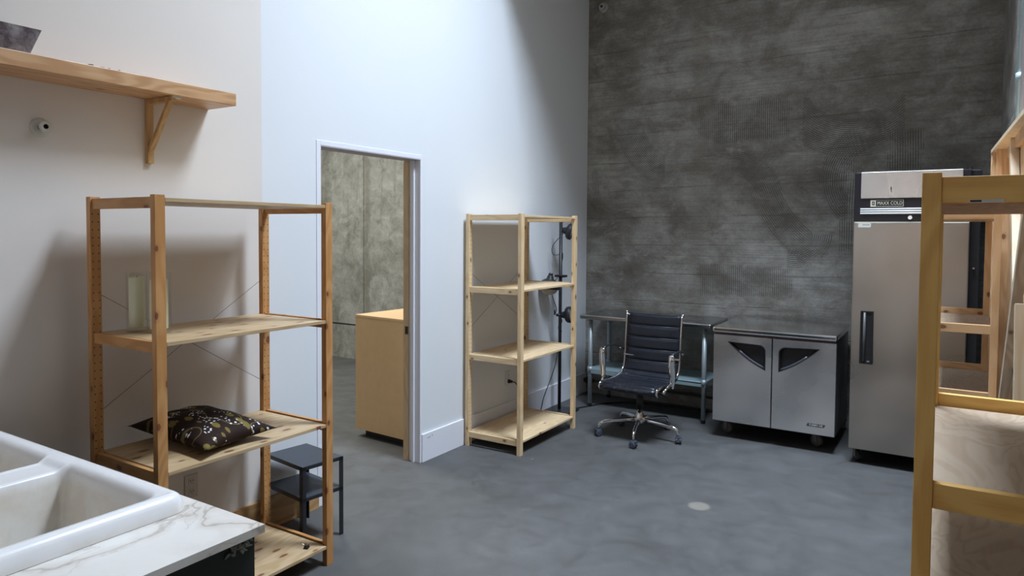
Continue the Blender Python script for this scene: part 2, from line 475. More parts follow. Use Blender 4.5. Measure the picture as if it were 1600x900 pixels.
def enamel():
    g = G('old_white_porcelain'); v = g.coord(); x, y, z = g.sep(v)
    n = g.noise(v, 5, 5, .6, .5); f = g.noise(v, 40, 4, .7)
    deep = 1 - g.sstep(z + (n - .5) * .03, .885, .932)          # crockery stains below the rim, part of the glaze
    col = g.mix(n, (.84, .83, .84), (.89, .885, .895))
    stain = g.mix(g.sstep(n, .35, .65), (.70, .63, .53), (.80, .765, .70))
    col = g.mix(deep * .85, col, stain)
    col = g.mix(g.sstep(f, .66, .74) * .35, col, (.45, .42, .38))
    return g.out(col, .22, 0, bump=n, strength=.05, dist=.002)
M_enamel = enamel()

def pillow_fab():
    g = G('dark_brown_berry_print_fabric'); v = g.coord(); x, y, z = g.sep(v)
    p = g.comb(x, y, 0)
    w = g.noise(v, 350, 2)
    bn = g.noise(p, 7, 3, .5)
    col = g.mix(bn, (.016, .007, .005), (.034, .017, .012))
    # olive leaves
    ld, lc = g.voro(g.comb(x * 1.0 + y * .5, y * 1.7 - x * .3, 0), 15, 1)
    lr, lg, lb = g.sep(lc)
    leaf = (1 - g.sstep(ld, .34, .40)) * lr.gt(.42)
    col = g.mix(leaf, col, (.20, .15, .04))
    # stems
    sn = g.noise(p, 6.5, 1, .3)
    stem = 1 - g.sstep((sn - .5).abs(), .006, .014)
    col = g.mix(stem * .8, col, (.17, .145, .06))
    # berries along one branch side
    bd, bc = g.voro(p, 66, .6)
    cl = g.noise(g.comb(x + 3.1, y + 1.7, 0), 9.5, 1, .4)
    berry = (1 - g.sstep(bd, .30, .38)) * g.sstep((cl - .535), 0, .01) * (1 - g.sstep(cl, .66, .67))
    nx = g.sstep(z, -.01, .005)
    col = g.mix(berry * nx, col, (.80, .78, .80))
    return g.out(col, .75, 0, bump=w, strength=.15, dist=.001, spec=.2)
M_pillow = pillow_fab()

def glass_mat():
    g = G('clear_glass'); n = g.n
    tr = g.node('ShaderNodeBsdfTransparent'); tr.inputs[0].default_value = (.985, .99, .985, 1)
    gl = g.node('ShaderNodeBsdfGlossy'); gl.inputs['Roughness'].default_value = .03
    lw = g.node('ShaderNodeLayerWeight'); lw.inputs[0].default_value = .28
    mx = g.node('ShaderNodeMixShader')
    fac = X(g, lw.outputs['Facing']); fac = fac * fac * fac * .55 + .04
    g.t.links.new(fac.s, mx.inputs[0]); g.t.links.new(tr.outputs[0], mx.inputs[1]); g.t.links.new(gl.outputs[0], mx.inputs[2])
    g.t.links.new(mx.outputs[0], n['Material Output'].inputs['Surface'])
    return g.m
M_glass = glass_mat()
M_wax = plain('pale_yellow_wax', (.90, .89, .66), .5)
def pot_mat():
    g = G('mottled_zinc'); n = g.noise(g.coord(), 22, 5, .65, .6)
    return g.out(g.ramp(n, [(.35, (.09, .07, .08)), (.5, (.22, .19, .20)), (.68, (.40, .38, .38))]), .55, .35)
M_pot = pot_mat()

# ------------------------------------------------------------------ the room
LY = 6.3227; RX = 3.374; NEAR = -3.0
D0, D1, DH = 2.8212, 3.7251, 2.0986
WT = .135
struct(MB().box(-5.2, 3.6, -3.2, LY + .3, -.12, 0).build('floor', M_floor))
wb = struct(MB().box(-.135, 3.6, LY, LY + .3, 0, CEIL).build('wall_back', M_conc))
wf = struct(MB().box(-5.2, -.135, LY, LY + .3, 0, CEIL).build('wall_far_room_back', M_farconc))
# raised form fin in the far room's part of the concrete wall and the dark cold joint
MB().box(-5.1, -3.06, LY - .004, LY, .424, .434).build('joint_line', M_gasket, wf)
MB().box(-5.15, -3.03, LY - .012, LY, .436, 3.8).build('cast_panel', M_farconc, wf, .004)
wl = MB()
wl.box(-WT, 0, 2.42, D0, 0, CEIL); wl.box(-WT, 0, D1, LY, 0, CEIL); wl.box(-WT, 0, D0, D1, DH, CEIL)
wl = struct(wl.build('wall_left', M_white))
MB().box(-WT, .0015, NEAR, 2.42, 0, CEIL).build('wall_panel', M_warm, wl, label='warmer white stretch of the left wall')
struct(MB().box(RX, RX + .15, NEAR, LY, 0, CEIL).build('wall_right', M_conc))
# near wall with a window opening behind the camera
wn = MB()
wn.box(-.135, .3, NEAR - .15, NEAR, 0, CEIL); wn.box(2.9, 3.5, NEAR - .15, NEAR, 0, CEIL)
wn.box(.3, 2.9, NEAR - .15, NEAR, 0, 1.0); wn.box(.3, 2.9, NEAR - .15, NEAR, 2.8, CEIL)
struct(wn.build('wall_near', M_warm))
w1 = MB().box(.3, 2.9, NEAR - .12, NEAR - .04, 1.0, 1.05); w1.box(.3, 2.9, NEAR - .12, NEAR - .04, 2.75, 2.8)
w1.box(.3, .35, NEAR - .12, NEAR - .04, 1.05, 2.75); w1.box(2.85, 2.9, NEAR - .12, NEAR - .04, 1.05, 2.75); w1.box(1.58, 1.62, NEAR - .12, NEAR - .04, 1.05, 2.75)
w1 = struct(w1.build('window_1', M_trim))
MB().box(.35, 2.85, NEAR - .085, NEAR - .08, 1.05, 2.75).build('pane', M_glass, w1)
# ceiling with the skylight well
ce = MB()
ce.box(-WT, SKY_X0, NEAR - .2, LY + .3, CEIL, CEIL + .2); ce.box(SKY_X1, 3.6, NEAR - .2, LY + .3, CEIL, CEIL + .2)
ce.box(SKY_X0, SKY_X1, NEAR - .2, SKY_Y0, CEIL, CEIL + .2); ce.box(SKY_X0, SKY_X1, SKY_Y1, LY + .3, CEIL, CEIL + .2)
ce = struct(ce.build('ceiling', M_ceil))
struct(MB().box(0, RX, 4.6, LY, 3.9, CEIL).build('ceiling_rear', M_ceil))
wl2 = MB(); T = .08
wl2.box(SKY_X0 - T, SKY_X0, SKY_Y0 - T, SKY_Y1 + T, CEIL + .2, WELL); wl2.box(SKY_X1, SKY_X1 + T, SKY_Y0 - T, SKY_Y1 + T, CEIL + .2, WELL)
wl2.box(SKY_X0, SKY_X1, SKY_Y0 - T, SKY_Y0, CEIL + .2, WELL); wl2.box(SKY_X0, SKY_X1, SKY_Y1, SKY_Y1 + T, CEIL + .2, WELL)
wl2.build('skylight_well', M_white, ce)
w2 = MB().box(SKY_X0 - T, SKY_X1 + T, SKY_Y0 - T, SKY_Y1 + T, WELL, WELL + .05)
struct(w2.build('window_2', M_outletw))
# far room shell
struct(MB().box(-5.35, -5.2, -.4, LY + .3, 0, CEIL).build('wall_far_room', M_conc))
struct(MB().box(-5.2, -WT, .2, .35, 0, 3.8).build('wall_far_room_near', M_warm))
struct(MB().box(-5.2, -WT, .2, LY, 3.8, 3.9).build('ceiling_far_room', M_ceil))

# door opening
door = bpy.data.objects.new('door_1', None); C.objects.link(door); struct(door)
cs = .028
MB().box(0, .004, D0 - cs, D0, 0, DH + cs).build('door_casing', M_trim, door, .0015)
MB().box(0, .004, D0, D1 + .01, DH, DH + cs).build('door_casing', M_trim, door, .0015)
MB().box(0, .004, D1, D1 + .010, 0, DH).build('door_casing', M_trim, door, .0015)
MB().box(-.094, .003, D1 - .006, D1, 0, DH).build('jamb', M_jamb, door, .001)
MB().box(-.094, .003, D0, D0 + .006, 0, DH).build('jamb', M_jamb, door, .001)
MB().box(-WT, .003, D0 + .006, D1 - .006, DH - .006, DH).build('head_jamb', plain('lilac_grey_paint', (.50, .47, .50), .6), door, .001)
MB().box(-.064, -.044, D1 - .020, D1 - .006, 0, DH - .006).build('door_stop', M_trim, door, .0015)
MB().box(-.145, -.096, D1 - .010, D1, 0, DH - .006).build('wood_jamb_edge', pine('clear_pine_strip', (.72, .53, .33), (.64, .45, .26), (.3, .2, .1), 'Z', knots=0), door, .001, label='unpainted wooden strip at the back of the jamb')
sp_ = MB().box(-.128, -.100, D1 - .0125, D1 - .0095, .890, .945).build('strike_plate', plain('dark_bronze', (.10, .07, .06), .4, .8), door)
MB().box(-.120, -.108, D1 - .0135, D1 - .0122, .902, .933).build('bolt_hole', M_gasket, sp_)

# baseboards
bl = struct(MB().box(0, .013, D1 + .011, LY, 0, .196).build('baseboard_left', M_trim, None, .0015))
nails = MB()
for yy, zz in ((3.795, .155), (3.815, .157), (3.84, .163)): nails.box(.0128, .0136, yy, yy + .004, zz, zz + .012)
nails.build('nail_mark', M_dark, bl)
struct(MB().box(.0015, .0165, -1.0, D0 - cs - .002, 0, .172).build('baseboard_left_wood', M_basewood, None, .0015))

# conduits on the right wall
def pipe_wall(label, x, y, z0, z1, r, mat, coup):
    p = thing('conduit', label, 'pipe', (x, y, z0), 0, 'conduits on the right wall')
    MB().tube([(0, 0, 0), (0, 0, z1 - z0)], r, 12).build('pipe', mat, p)
    MB().tube([(0, 0, coup - z0 - .02), (0, 0, coup - z0 + .02)], r * 1.45, 12).build('coupling', mat, p)
pipe_wall('thin pale blue-grey conduit running up the right wall above the tall pine frame', RX - .022, 4.44, 2.2, CEIL, .013, M_conduit, 2.42)
pipe_wall('second conduit close to the right edge of the picture', RX - .022, 4.18, 2.2, CEIL, .013, plain('lilac_conduit', (.5, .48, .55), .5), 2.9)

# low pipe along the foot of the concrete wall
pw = thing('wall_pipe', 'rusty dark pipe running low along the concrete wall behind the steel table', 'pipe', (0, 0, 0))
M_rust = plain('dark_iron_pipe', (.09, .08, .075), .5, .5)
MB().tube([(.02, 6.27, .135), (1.50, 6.27, .115)], .011, 10).build('pipe', M_rust, pw)
MB().tube([(.045, 6.27, .135), (.085, 6.27, .135)], .035, 14).build('valve', M_gasket, pw)
MB().tube([(.02, 6.27, .134), (.12, 6.27, .134)], .020, 14).build('fitting', M_rust, pw)
MB().tube([(1.44, 6.27, .09), (1.50, 6.27, .09)], .045, 14).build('valve', M_gasket, pw)

# sprinkler / pipe fittings on the walls
def fitting(label, loc, rot, r, m1, m2, off=(0, 0)):
    t = thing('wall_fitting', label, 'fitting', loc, 0, 'round wall fittings'); t.rotation_euler = rot
    MB().lathe([(0.001, 0), (r, 0), (r, .003), (r * .8, .010), (r * .55, .013), (.001, .013)], 28, caps=False).build('escutcheon', m1, t)
    MB().lathe([(r * .36, .008), (r * .36, .045), (r * .25, .050), (0.001, .050)], 16, caps=False).build('stub', m2, t)
    MB().lathe([(r * .5, .034), (r * .62, .040), (r * .62, .048), (r * .5, .05)], 18).build('collar', m1, t)
fitting('small round fitting with a dark stub on the white wall below the wall shelf', (0.0015, 1.362, 2.011), (0, PI / 2, 0), .038, M_escut, M_ochre)
fitting('round grey fitting high on the concrete wall near the white corner', (.157, LY, 3.80), (PI / 2, 0, 0), .050, plain('grey_escutcheon', (.42, .41, .40), .5), M_gasket)

# outlets
def outlet(label, y, z, mat, w=.070, h=.114, slots=True):
    t = thing('wall_outlet', label, 'outlet', (.0015, y, z), 0, 'outlets on the left wall')
    MB().box(0, .006, -w / 2, w / 2, -h / 2, h / 2).build('cover_plate', mat, t, .002)
    for s in (-1, 1):
        r = MB().box(.006, .0085, -.016, .016, s * .026 - .014, s * .026 + .014).build('receptacle', mat, t, .003)
        d = MB()
        d.box(.0085, .0089, -.008, -.005, s * .026 - .002, s * .026 + .008); d.box(.0085, .0089, .005, .008, s * .026 - .002, s * .026 + .008); d.box(.0085, .0089, -.002, .002, s * .026 - .010, s * .026 - .006)
        d.build('slot', M_dark, r)
outlet('beige wall outlet below the cushion shelf, behind the left shelving unit', 1.995, .372, M_outlet)
outlet('white wall outlet with a black plug in it behind the middle shelving unit', 4.855, .395, M_outletw)

# ------------------------------------------------------------------ shelving units
PT, PW = .041, .030      # post size along Y, along X
def shelving(label, x, y, D, W, levels, mats, H=1.74, holes=True, board_mats=None, brace=True, name='shelving_unit', rail_h=.042, drop=0):
    u = thing(name, label, 'shelving unit', (x, y, 0), 0, 'pine shelving units')
    for px in (0, D - PW):
        for py in (0, W - PT):
            p = MB().box(px, px + PW, py, py + PT, 0, H).build('post', mats['Z'], u, .0015)
            if holes and px == 0:
                hm = MB(); k = 0; z = .07
                while z < H - .06:
                    for dy in (.009, .032):
                        c = Vector((PW + .0003, py + dy, z))
                        vs = [c + Vector((0, .0028 * math.cos(a * PI / 3), .0028 * math.sin(a * PI / 3))) for a in range(6)]
                        hm.add(vs, [tuple(range(6))])
                    z += .032
                ho = hm.build('peg_holes', M_dark, p); ho['kind'] = 'stuff'
    for i, lv in enumerate(levels):
        for py in (.008, W - PT + .013):
            MB().box(PW, D - PW, py, py + .020, lv + .003 - rail_h, lv + .003).build('side_rail', mats['X'], u, .0012)
        bm_ = (board_mats or {}).get(i, mats['Y'])
        MB().box(.002, D - .001, PT + .001, W - PT - .001, lv - .015 - drop, lv - drop).build('shelf_board', bm_, u, .0012)
    if brace:
        for a, b in (((.0, PT, brace[0]), (.0, W - PT, brace[1])), ((.0, PT, brace[1]), (.0, W - PT, brace[0]))):
            MB().tube([(-.003, a[1] - .03, a[2]), (-.003, b[1] + .03, b[2])], .0012, 6).build('brace_wire', M_wire, u)
    return u
UD, UW = .4839, .8767
shelving('knotty pine shelving unit on the left, holding glass candle vases and a cushion', .0999, 1.4828, UD, UW, (.099, .688, 1.184, 1.729), W1, brace=(.83, 1.365))
shelving('empty pale pine shelving unit in the middle, in front of the black lamp stand', .0288, 4.2175, UD, UW, (.105, .690, 1.195, 1.729), W2, brace=(.85, 1.33))
shelving('light pine narrow shelving unit in front of the steel refrigerator, beyond the golden one', 2.978, 3.90, .292, UW, (.30, .872, 1.187, 1.727), W3, brace=False, board_mats={i: M_ply for i in range(3)}, drop=.029)
shelving('golden-brown pine shelving unit cut off by the right edge, nearest of the units', 3.021, 1.45, .300, UW, (.34, .905, 1.160, 1.710), W4, holes=False, brace=False, board_mats={0: M_ply, 1: M_ply, 2: M_ply, 3: pine('red_brown_top_board', (.50, .24, .09), (.38, .16, .06), (.14, .05, .02), 'Y', strips=.085, knots=.1)}, H=1.721, rail_h=.046, drop=.029)
# maker's sticker on underside edge of the top rail of the golden unit
st = tag(MB().box(3.092, 3.142, 1.4562, 1.4578, 1.6665, 1.6722).build("rail_sticker", M_label), 'small pale sticker with black print on top rail of the golden unit', 'sticker')
MB().box(3.0935, 3.110, 1.4556, 1.4563, 1.6677, 1.6712).build("printed_bar", M_labeld, st)

# tall shallow pine frame on the right wall
fr = thing('pine_frame', 'tall shallow pine frame standing against the right wall behind the shelving', 'frame', (0, 0, 0))
def fx(y): return 3.262 + (4.95 - y) * .0245
tp = MB()
v0 = [(fx(4.98), 4.98), (fx(2.6), 2.6), (3.360, 2.6), (3.360, 4.98)]
tp.prism(v0, 2.085, 2.105, 'Z'); tp.build('top_board', M_cream, fr, .001)
MB().box(3.263, 3.362, 4.955, 4.975, 0, 2.085).build('end_board', M_frame, fr, .001)
for i, (yy, ww) in enumerate(((4.74, .02), (2.62, .02))):
    MB().box(fx(yy) + .012, 3.362, yy, yy + ww, 0, 2.085).build('upright', M_frame, fr, .001)
for yy in (4.20, 3.40, 2.64):
    MB().box(3.345, 3.358, yy, yy + .74, 0, 2.085).build('back_panel', M_frame, fr, .001)
MB().box(3.325, 3.345, 2.66, 4.70, 2.03, 2.085).build('back_rail', M_frame, fr, .001)

def lean_board(label, p0, p1, w, t, mat, wdir=(0, 1, 0)):
    p0, p1 = Vector(p0), Vector(p1); d = (p1 - p0); L = d.length; d.normalize()
    wd = Vector(wdir); wd = (wd - d * wd.dot(d)).normalized(); td = d.cross(wd)
    M = Matrix(((td.x, wd.x, d.x, p0.x), (td.y, wd.y, d.y, p0.y), (td.z, wd.z, d.z, p0.z), (0, 0, 0, 1)))
    o = MB().box(-t / 2, t / 2, -w / 2, w / 2, 0, L).build('lumber_board', mat, None, .0012)
    o.matrix_world = M
    return tag(o, label, 'board', 'boards leaning in the tall pine frame')
lean_board('pale planed board leaning inside the tall pine frame, reaching up to its top', (3.325, 2.95, 0.01), (3.325, 4.25, 2.075), .080, .034, M_cream, (0, 1, 0))
lean_board('weathered grey-brown board leaning diagonally across the tall pine frame', (3.290, 4.68, 0.03), (3.290, 2.50, 2.10), .045, .034, M_weathered, (0, 1, 0))
lean_board('short pale offcut standing at the right edge of the picture below the weathered board', (3.262, 2.37, 0.01), (3.262, 2.74, 1.39), .028, .028, M_cream, (0, 1, 0))

# ------------------------------------------------------------------ things on the left unit
def vase(label, x, y, z, r, h, fill):
    t = thing('candle_vase', label, 'candle', (x, y, z), 0, 'glass cylinder candles on the left unit')
    MB().lathe([(0.001, 0), (r * .97, 0), (r, .004), (r, h), (r - .003, h), (r - .003, .016), (0.001, .014)], 36, caps=False).build('glass_cylinder', M_glass, t)
    MB().lathe([(0.001, .0165), (r * .72, .0165), (r * .74, .02), (r * .74, fill), (r * .70, fill + .004), (.001, fill + .002)], 28, caps=False).build('wax_candle', M_wax, t)
    MB().tube([(0, 0, fill), (.002, 0, fill + .010)], .0012, 6).build('wick', M_dark, t)
vase('tall glass cylinder with pale yellow candle, left of the pair', .200, 1.630, 1.1845, .041, .245, .222)
vase('tall glass cylinder with pale yellow candle, behind the front post', .318, 1.655, 1.1845, .047, .250, .215)

def make_pillow():
    n = 30; sa, sb = .238, .165; vs = []; fs = []
    def P(u, v, sg):
        e = (1 - abs(u) ** 2.6) * (1 - abs(v) ** 2.6)
        hgt = .066 * max(0, e) ** .55
        pin = 1 + .10 * (u * u * v * v) - .05 * (1 - max(abs(u), abs(v)) ** 2) * 0
        k = 1 - .075 * (1 - abs(v) ** 2 if abs(u) > abs(v) else 1 - abs(u) ** 2) * max(abs(u), abs(v)) ** 3
        x, y = u * sa * pin * k, v * sb * pin * k
        wr = .0035 * math.sin(9 * u + 4 * v) * math.sin(7 * v) * max(0, e)
        z = sg * hgt + (wr if sg > 0 else 0)
        return (x, y, z * (1.0 if sg > 0 else .80))
    m = MB()
    for sg in (1, -1):
        vs = [P(-1 + 2 * i / n, -1 + 2 * j / n, sg) for i in range(n + 1) for j in range(n + 1)]
        fs = [(i * (n + 1) + j, (i + 1) * (n + 1) + j, (i + 1) * (n + 1) + j + 1, i * (n + 1) + j + 1) for i in range(n) for j in range(n)]
        m.add(vs, fs, True)
    return m
pl = make_pillow().build('cushion', M_pillow)
pl.location = (.315, 1.850, .744); pl.rotation_euler = (math.radians(1), math.radians(3), math.radians(3))
tag(pl, 'dark brown cushion printed with olive leaves and white berries on the left unit', 'cushion')

# binder clip
bc = thing('binder_clip', 'black binder clip lying on the bottom shelf of the left unit', 'clip', (.520, 2.250, .0995), math.radians(25))
MB().prism([(-.011, 0), (.011, 0), (.006, .016), (.004, .016), (.0075, .002), (-.0075, .002), (-.004, .016), (-.006, .016)], -.014, .014, 'Y').build('clip_body', M_gasket, bc)
for s in (-1, 1):
    MB().tube([(s * .005, -.007, .015), (s * .014, -.006, .022), (s * .024, -.004, .028), (s * .026, 0, .029), (s * .024, .004, .028), (s * .014, .006, .022), (s * .005, .007, .015)], .0009, 6).build('wire_handle', M_chrome, bc)

# ------------------------------------------------------------------ wall shelf
SX = .2145
ws = thing('wall_shelf', 'thick plank shelf on wooden brackets high on the left wall', 'shelf', (.0015, 0, 0))
MB().box(0, SX, -.60, 2.109, 2.191, 2.249).build('plank', M_plank, ws, .003)
for yb in (1.805, .25):
    MB().box(0, .022, yb - .014, yb + .014, 1.905, 2.190).build('bracket_post', M_brkt, ws, .001)
    MB().box(.022, .195, yb - .012, yb + .012, 2.168, 2.190).build('bracket_arm', M_brkt, ws, .001)
    d = Vector((.165, 0, .225)); L = d.length; ang = math.atan2(d.x, d.z)
    M = Matrix.Translation((.012, yb, 1.952)) @ Matrix.Rotation(ang, 4, 'Y')
    MB().box(-.009, .009, -.011, .011, 0, L, M).build('bracket_brace', M_brkt, ws, .001)
MB().box(.175, .200, 1.80, 1.845, 2.183, 2.192).build('paint_tab', M_label, ws, .001, label='white scrap stuck at the bracket top')
# planter on the shelf
pt = MB()
def frust(x0, x1, y0, y1, z0, X0, X1, Y0, Y1, z1):
    return [(x0, y0, z0), (x1, y0, z0), (x1, y1, z0), (x0, y1, z0), (X0, Y0, z1), (X1, Y0, z1), (X1, Y1, z1), (X0, Y1, z1)]
a = frust(.055, .155, .86, 1.262, 2.250, .040, .170, .84, 1.300, 2.352)
b = frust(.059, .151, .864, 1.258, 2.256, .044, .166, .844, 1.296, 2.352)
pt.add(a, [(0, 3, 2, 1), (0, 1, 5, 4), (1, 2, 6, 5), (2, 3, 7, 6), (3, 0, 4, 7)])
pt.add(b, [(0, 1, 2, 3), (0, 4, 5, 1), (1, 5, 6, 2), (2, 6, 7, 3), (3, 7, 4, 0)])
pt.add([a[i] for i in (4, 5, 6, 7)] + [b[i] for i in (4, 5, 6, 7)], [(0, 1, 5, 4), (1, 2, 6, 5), (2, 3, 7, 6), (3, 0, 4, 7)])
tag(pt.build('planter', M_pot), 'mottled grey zinc planter at the left end of the wall shelf', 'planter')
kc = MB().tube([(.16 + .012 * math.sin(t * 1.1), 1.46 + t * .011, 2.254 + .006 * abs(math.sin(t * .9))) for t in range(13)], .0035, 6)
tag(kc.build('cable_scrap', M_gasket), 'short dark scrap of cable lying on top of the wall shelf', 'cable')

# ------------------------------------------------------------------ black two-tier stool
sv = Vector((.035, .251, 0)); yaw_s = math.atan2(sv.y, sv.x) - PI / 2
so = thing('side_table', 'small black metal two-tier side table beside the left shelving unit', 'table', (.352, 2.372, 0), yaw_s)
SW, SDp = .250, .335     # along local y, local -x
for lz, nm in ((.400, 'table_top'), (.240, 'lower_tier')):
    MB().box(-SDp + .002, -.002, .002, SW - .002, lz + .012, lz + .020).build(nm, M_stooltop, so, .002)
    f = MB(); q = .012
    f.box(-SDp + q * 0, 0, 0, q * .35, lz, lz + .016); f.box(-SDp, 0, SW - q * .35, SW, lz, lz + .016)
    f.box(-SDp, -SDp + q * .35, 0, SW, lz, lz + .016); f.box(-q * .35, 0, 0, SW, lz, lz + .016)
    f.build('rim', M_blackmetal, so)
for lx in (0, -SDp):
    for ly in (0, SW):
        s1 = -1 if lx == 0 else 1; s2 = 1 if ly == 0 else -1
        L = MB(); w = .024; t = .004
        L.box(min(lx, lx + s1 * w), max(lx, lx + s1 * w), min(ly, ly + s2 * t), max(ly, ly + s2 * t), 0, .416)
        L.box(min(lx, lx + s1 * t), max(lx, lx + s1 * t), min(ly, ly + s2 * w), max(ly, ly + s2 * w), 0, .416)
        L.build('leg', M_blackmetal, so)

# ------------------------------------------------------------------ cabinet in the far room
bx = thing('plywood_cabinet', 'plain plywood cabinet seen through the doorway in the next room', 'cabinet', (-.840, 3.955, 0), math.radians(-4))
CW, CD, CZ0, CZ1 = .60, .60, .058, .955
MB().box(0, CW, .018, CD, CZ0, CZ1 - .018).build('body', M_box, bx, .001)
MB().box(0, CW, 0, .018, CZ0, CZ1 - .018).build('front_panel', M_box, bx, .0015)
MB().box(-.002, CW + .002, -.002, CD + .002, CZ1 - .018, CZ1).build('top_panel', plain('birch_ply_top', (.80, .54, .30), .6, noise=.08), bx, .0015)
MB().box(.06, CW - .06, .05, CD - .05, 0, CZ0).build('plinth', M_gasket, bx)

# ------------------------------------------------------------------ steel table
TX0, TX1, TY0, TY1, TZ = .2146, 1.4233, 5.7465, 6.295, .8526
tb = thing('steel_table', 'stainless steel work table against the concrete wall behind the office chair', 'table', (TX0, TY0, 0))
tw, td = TX1 - TX0, TY1 - TY0
top = MB().box(0, tw, 0, td, TZ - .040, TZ).build('table_top', M_steeltop, tb, .012, 4)
for lx in (.085, tw - .070):
    for ly in (.065, td - .065):
        lg = MB().tube([(lx, ly, .03), (lx, ly, TZ - .04)], .0195, 16).build('leg', M_galv, tb)
        MB().lathe([(.012, 0), (.018, .004), (.020, .03), (.016, .05)], 14, Matrix.Translation((lx, ly, 0))).build('foot', M_gasket, lg)
        MB().tube([(lx, ly, .318), (lx, ly, .372)], .026, 16).build('clamp_socket', M_galv, lg)
us = MB().box(.065, tw - .050, .045, td - .045, .335, .352)
us.box(.065, tw - .050, .045, .052, .310, .352); us.box(.065, tw - .050, td - .052, td - .045, .310, .352)
us.build('under_shelf', M_galvt, tb, .003)

# ------------------------------------------------------------------ undercounter refrigerator
UX, UY, UWd, UDp = 1.5924, 5.2193, .8455, .70
uc = thing('undercounter_refrigerator', 'low two-door stainless undercounter refrigerator on casters with black wing handles', 'refrigerator', (UX, UY, 0))
MB().box(.010, UWd - .006, .055, UDp, .190, .862).build('body', steel('dark_side_steel', .20, .45), uc, .003)
MB().box(-.004, UWd + .004, -.012, UDp + .01, .870, .912).build('worktop', steel('polished_stainless_worktop', .85, .12), uc, .014, 5)
MB().box(.006, UWd - .006, .020, .06, .852, .870).build('gasket_gap', plain('dusty_mauve_gasket', (.10, .06, .06), .6), uc)
DZ0, DZ1 = .2086, .854
def smooth_poly(pts): return pts
def ucdoor(x0, x1, mir):
    # door leaf with a real wing-shaped pocket: front sheet around the recess
    cxm = (lambda q: q) if not mir else (lambda q: x0 + x1 - q)
    tipx, rx = x0 + .102, x1 - .040          # outline for the left door (pointed tip outwards)
    zt, zb = .806, .617
    rad = .045
    out = [(tipx, zt + .002)]
    cxr, czr = rx - rad, zt - .006 - rad
    out += [(cxr + rad * math.sin(a), czr + rad * math.cos(a)) for a in [PI / 2 * k / 6 for k in range(7)]]
    out += [(rx, zb)]
    for k in range(1, 12):
        t = k / 12
        px = rx + (tipx - rx) * t; pz = zb + (zt - zb) * t - .020 * math.sin(PI * t)
        out.append((px, pz))
    out = [(cxm(a_), z_) for a_, z_ in out]
    rect = [(x0, DZ0), (x1, DZ0), (x1, DZ1), (x0, DZ1)]
    me = bpy.data.meshes.new('door'); bm = bmesh.new()
    def loop(pts, y): return [bm.verts.new((p[0], y, p[1])) for p in pts]
    ro = loop(rect, 0.0); wo = loop(out, 0.0)
    es = []
    for L in (ro, wo):
        for i in range(len(L)): es.append(bm.edges.new((L[i], L[(i + 1) % len(L)])))
    bmesh.ops.triangle_fill(bm, use_beauty=True, use_dissolve=False, edges=es)
    # sides and back
    rb = loop(rect, .050)
    for i in range(4): bm.faces.new((ro[i], ro[(i + 1) % 4], rb[(i + 1) % 4], rb[i]))
    bm.faces.new(rb)
    bmesh.ops.recalc_face_normals(bm, faces=bm.faces); bm.to_mesh(me); bm.free()
    me.materials.append(M_steel)
    d = bpy.data.objects.new('door', me); C.objects.link(d); d.parent = uc
    # the black pocket: rim, sloping floor and grip lip
    cx_ = sum(p[0] for p in out) / len(out); cz_ = sum(p[1] for p in out) / len(out)
    pk = MB(); n = len(out)
    inner = [(cx_ + (p[0] - cx_) * .80, cz_ + (p[1] - cz_) * .80) for p in out]
    vs = [(p[0], -.002, p[1]) for p in out] + [(cx_ + (p[0] - cx_) * .93, -.002, cz_ + (p[1] - cz_) * .93) for p in out] + [(p[0], .034, p[1]) for p in inner]
    fs = [(i, (i + 1) % n, n + (i + 1) % n, n + i) for i in range(n)] + [(n + i, n + (i + 1) % n, 2 * n + (i + 1) % n, 2 * n + i) for i in range(n)]
    fs.append(tuple(range(2 * n, 3 * n)))
    pk.add(vs, fs); pk.add([(p[0], -.002, p[1]) for p in out] + [(p[0], .006, p[1]) for p in out], [(i, (i + 1) % n, n + (i + 1) % n, n + i) for i in range(n)])
    pk.build('handle_recess', M_blackplas, d)
    lo = [out[k] for k in range(8, len(out) - 2)]
    lip = MB().tube([(cx_ + (p[0] - cx_) * .87, .012, cz_ + (p[1] - cz_) * .87) for p in lo], .007, 8, flat=(1, 1.6))
    lip.build('grip', plain('dark_grey_grip', (.05, .055, .065), .35), d)
    return d
ucdoor(.0055, .4185, False)
d2 = ucdoor(.4275, .8425, True)
# badge on the right door
bz = MB().prism([(.661, .262), (.776, .262), (.786, .283), (.671, .283)], -.0025, .0, 'Y').build('badge', M_labeld, d2)
RXM = Matrix.Rotation(PI / 2, 4, 'X')
text_mesh('TURBO AIR', .017, M_label, d2, Matrix.Translation((.7235, -.0029, .2722)) @ RXM, 'badge_lettering', sx=1.05)
def caster(parent, x, y, r, mat, ph=0, plate=.16, wide=.032, top=None):
    top = top or plate
    c = MB(); Mx = Matrix.Translation((x, y, 0)) @ Matrix.Rotation(ph, 4, 'Z')
    c.lathe([(r * .25, -wide / 2), (r * .9, -wide / 2), (r, -wide * .35), (r, wide * .35), (r * .9, wide / 2), (r * .25, wide / 2)], 24, Mx @ Matrix.Translation((0, 0, r)) @ Matrix.Rotation(PI / 2, 4, 'Y'))
    w = c.build('caster_wheel', mat, parent)
    f = MB()
    for s in (-1, 1):
        f.prism([(-.014, r * .8), (.014, r * .8), (.030, top - .012), (-.010, top - .012)], s * (wide / 2 + .006), s * (wide / 2 + .003), 'X')
    fo = MB(); fo.v = [tuple(Mx @ Vector(v)) for v in f.v]; fo.f = f.f; fo.sm = f.sm
    fo.box(-.035, .035, -.035, .045, top - .012, top, Mx)
    fo.build('caster_fork', plain('dull_zinc_fork', (.22, .21, .18), .5, .6), w)
def bake(o, M):
    for c in o.children:
        if c.type == 'MESH': c.data.transform(M)
        bake(c, M)
